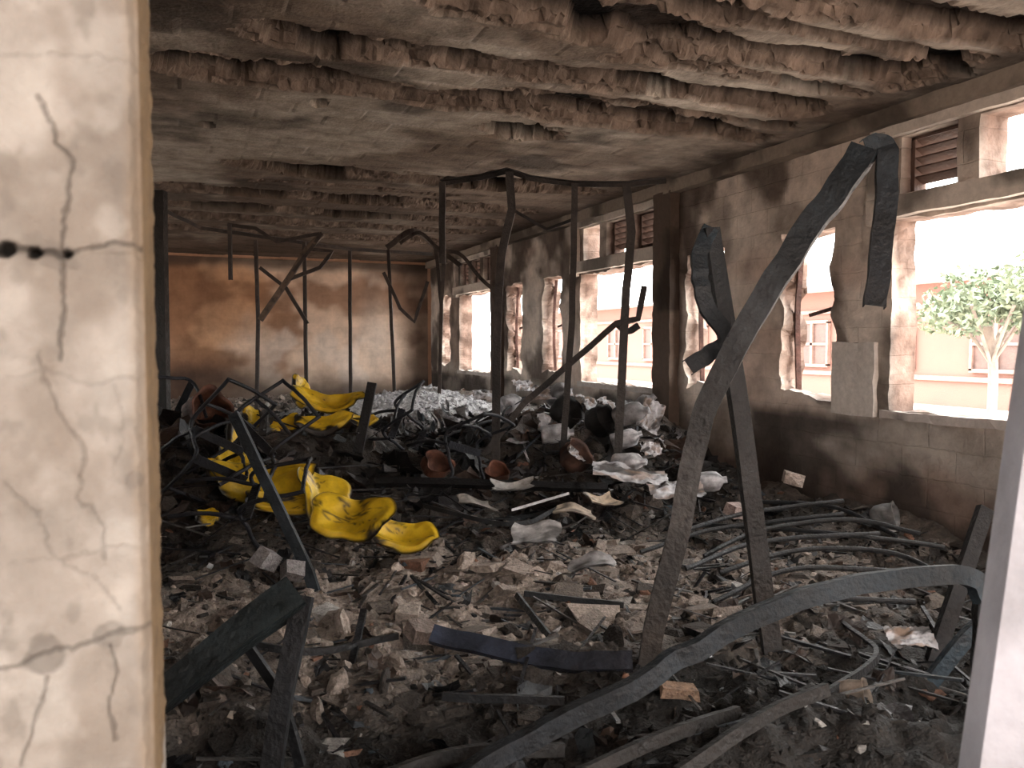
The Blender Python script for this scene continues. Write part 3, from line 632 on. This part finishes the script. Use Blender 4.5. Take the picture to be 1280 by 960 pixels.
for L,w,s in [([(55,130),(75,180),(96,205),(90,240),(80,290),(75,320),(82,370),(75,410),(74,450)],.0016,.5),
 ([(0,318),(20,314),(48,319),(78,320)],.0034,.9),([(78,320),(120,308),(150,303),(195,314)],.0014,.6),
 ([(45,440),(62,500),(100,565),(90,620),(122,660),(118,700)],.0012,.3),([(0,600),(40,640),(62,700),(110,725),(140,770)],.0011,.25),
 ([(-20,826),(20,822),(45,815)],.0018,.5),([(45,815),(90,812),(130,802),(210,798)],.0022,.5),([(45,845),(30,890),(12,950)],.0014,.4),([(128,815),(135,850),(122,880),(132,940)],.0014,.45),
 ([(0,470),(60,462),(110,480),(190,470)],.0011,.2),([(0,90),(70,80),(130,75),(190,85)],.0012,.2),([(140,480),(150,540),(135,600)],.0011,.2),([(0,695),(60,700),(130,690),(200,697)],.0011,.2)]:
    cr=np.maximum(cr,dseg(L,w)*s)
def blob(p,r,s):
    q=px(p);d=np.hypot(X-q[0],Zw-q[1])/r+.8*(fbm(X*70,Zw*70,3,12)-.5);return S(1.,.75,d)*s
patch=np.maximum.reduce([blob((45,815),.013,.7),blob((128,802),.010,.45),blob((72,320),.012,.5),blob((165,606),.006,.4),blob((195,808),.008,.5),blob((20,560),.008,.2)])
hol=np.maximum.reduce([blob((12,316),.0050,1),blob((45,319),.0042,1),blob((85,318),.0035,.9)])
edge=S(.012,.0,ex-X+.004*(fbm(Zw*40,X*40,3,14)-.5))
Yw=YF+.0016*(fbm(X*40,Zw*40,4,15)-.5)*2+.003*cr+.008*hol+.0025*patch+.010*S(.006,0,ex-X+.006*(fbm(Zw*60,X*20,3,16)-.5))
z1=px((0,316))[1]
Yw+=.0015*S(-.0015,.0015,z1-Zw)
c=mixc((.185,.168,.15),(.25,.235,.215),S(.3,.7,fbm(X*30,Zw*30,5,17)))
c=mixc(c,(.125,.105,.088),S(.46,.66,fbm(X*20,Zw*13,4,18))*.6)
c=mixc(c,(.28,.27,.25),S(.56,.72,fbm(X*26,Zw*26,4,28))*.4)
c=mixc(c,(.09,.08,.07),S(.6,.75,fbm(X*60,Zw*45,4,29))*.35)
c=mixc(c,(.17,.12,.075),edge*.6)
c=mixc(c,(.09,.08,.072),patch*.9)
c=mixc(c,(.028,.024,.02),cr*.9);c=mixc(c,(.008,.007,.006),hol)
A.add(np.stack([X,Yw,Zw],-1).reshape(-1,3),gridfaces(len(xs),len(zs)),c.reshape(-1,3))
yr=np.arange(0,1.0001,.02)
T,Zr=np.meshgrid(yr,zs,indexing='ij')
Ys_=Yw[-1][None,:]*(1-T)+YBk*T
Xr=ex+.006*(fbm(Ys_*60,Zr*60,4,19)-.5)*S(0,.05,T)-.008*S(.9,1,T)
cc=mixc((.18,.125,.07),(.10,.07,.045),fbm(Ys_*50,Zr*50,4,20))
A.add(np.stack([Xr,Ys_,Zr],-1).reshape(-1,3),gridfaces(len(yr),len(zs)),cc.reshape(-1,3))
for b in [(-.16,ex,YF,YBk,0,1.20),(-.16,ex,YF,YBk,zs[-1],3.2),(-3.6,-.16,YF,YBk,0,3.2)]:
    V,F=box(*b);A.add(V,F,(.22,.20,.18))
V,F=box(-.16,ex-.01,YF+.03,YBk,1.2,1.84);A.add(V,F,(.25,.2,.16))
A.obj('wall_front',M_plaster)

A=Acc();beam(A,[(.555,.50,0),(.765,.53,1.115),(.855,.545,1.54),(1.0,.57,2.2)],'U',.045,.03,.004,nrm=(-.6,-.8,0),dent=.002,smooth=False,c0=(.6,.6,.6))
A.obj('leaning_metal_post',M_post)

# ------------------------------------------------------------------ exterior
V,F=box(-60,90,-60,90,-.3,-.13);make('ground',V,F,None,M_ground)
V,F=box(-6,7,-2.6,.42,2.95,3.10);make('added_veranda_roof',V,F,None,mat('added_veranda_soffit',.9,attr=False,color=(.35,.30,.26)))  # unseen roof added to shade the front wall and foreground
V,F=box(-6,7,-2.9,.3,-.13,-.02);make('added_veranda_floor',V,F,None,mat('added_veranda_screed',.9,attr=False,color=(.25,.22,.2)))  # out-of-view floor belonging to the added roof
for i,x in enumerate((-4.5,-.9,2.9,6.3)):
    A=Acc();A.add(*rough(x-.15,x+.15,-2.55,-2.25,-.02,2.95,(.5,.44,.38),seed=20+i));A.obj('added_veranda_column',M_plaster)  # out-of-view columns under the added roof
V,F=box(-25,16,-10.3,-10,-.2,3.6);make('added_opposite_building',V,F,None,mat('added_opposite_facade',.9,attr=False,color=(.4,.28,.22)))  # unseen block added to narrow the sky that lights the front wall
A=Acc();Y0,Y1=4,48
V,F=box(19,25,Y0,Y1,-.2,3.3);A.add(V,F,(1,1,1));o=A.obj('red_brown_building',M_facade)
ro=Acc();V=np.array([(18.0,Y0-.5,3.2),(18.0,Y1+.5,3.2),(22,Y0-.5,4.4),(22,Y1+.5,4.4),(26,Y0-.5,3.2),(26,Y1+.5,3.2)]);ro.add(V,[(0,1,3,2),(2,3,5,4),(0,2,4),(1,5,3),(0,4,5,1)],(1,1,1));r=ro.obj('roof',M_roofm);r.parent=o
w=Acc()
for yy in np.arange(6.95,47,3.2):
    V,F=box(18.93,19.02,yy,yy+1.3,.9,2.2);w.add(V,F,(1,1,1))
wo=w.obj('facade_windows',M_dark);wo.parent=o
w=Acc()
for yy in np.arange(6.95,47,3.2):
    for (a,b,c1,d1) in[(yy-.08,yy,.85,2.25),(yy+1.3,yy+1.38,.85,2.25),(yy+.6,yy+.7,.9,2.2),(yy-.08,yy+1.38,2.2,2.3),(yy-.08,yy+1.38,.8,.9),(yy,yy+1.3,1.5,1.58)]:
        V,F=box(18.86,18.98,a,b,c1,d1);w.add(V,F,(1,1,1))
V,F=box(18.9,19.0,Y0,Y1,.55,.68);w.add(V,F,(1,1,1))
V,F=box(18.9,19.0,Y0,Y1,2.5,2.62);w.add(V,F,(1,1,1))
wf=w.obj('facade_window_frames',mat('pale_frame',.8,attr=False,color=(.27,.17,.14)));wf.parent=o
def tree(name,x,y,h,r,nl,ls):
    A=Acc();beam(A,[(x,y,-.2),(x+.05,y,h*.5),(x-.05,y+.05,h*.8)],'O',.07,.07,seed=3)
    for i in range(9):
        a=i*2.4;rr=r*.7;beam(A,[(x,y,h*.55),(x+rr*.5*math.cos(a),y+rr*.5*math.sin(a),h*.75),(x+rr*math.cos(a),y+rr*math.sin(a),h*(.8+.25*random.random()))],'O',.025,.025,seed=i)
    o=A.obj(name,M_bark)
    n=nl;d=rng.normal(size=(n,3));d/=np.linalg.norm(d,axis=1)[:,None];rad=rng.random(n)**.4
    cl=rng.integers(0,14,n);cc=np.stack([rng.uniform(-.6,.6,14)*r,rng.uniform(-1.1,1.1,14)*r,rng.uniform(-.35,.3,14)*r],-1)
    P=np.array((x,y,h))+cc[cl]+d*(rad*r*.42)[:,None]
    R=rotm(n);q=np.array([(-1,0,0),(0,-.45,.1),(1,0,0),(0,.45,.1)])*ls
    W=np.einsum('nij,kj->nki',R,q)+P[:,None]
    f=(np.arange(4)[None]+(np.arange(n)*4)[:,None])
    l=make('foliage',W.reshape(-1,3),f,None,M_leaf);l.parent=o
tree('leafy_tree',11.1,8.3,2.25,.85,3200,.07)

# ------------------------------------------------------------------ light
w=bpy.data.worlds.new('World');scene.world=w;w.use_nodes=True
bg=w.node_tree.nodes['Background'];bg.inputs[0].default_value=(1.0,.985,.96,1);bg.inputs[1].default_value=11
sun=bpy.data.lights.new('sun','SUN');sun.energy=12;sun.angle=.05;sun.color=(1,.96,.9)
so=bpy.data.objects.new('sun',sun);scene.collection.objects.link(so)
so.rotation_euler=Vector((-.25,.25,.93)).to_track_quat('Z','Y').to_euler()
so.location=(-5,5,20)

# ------------------------------------------------------------------ camera
cam=bpy.data.cameras.new('camera');co=bpy.data.objects.new('camera',cam);scene.collection.objects.link(co)
cam.sensor_width=36;cam.lens=28.125;cam.clip_start=.05;cam.clip_end=300
th=math.atan(.41);p=math.atan(.05)
f=Vector((math.sin(th)*math.cos(p),math.cos(th)*math.cos(p),-math.sin(p)))
co.location=(0,0,1.54);co.rotation_euler=f.to_track_quat('-Z','Y').to_euler()
cam.dof.use_dof=True;cam.dof.focus_distance=5.0;cam.dof.aperture_fstop=9
scene.camera=co
scene.view_settings.view_transform='Standard'
scene.view_settings.exposure=0.1
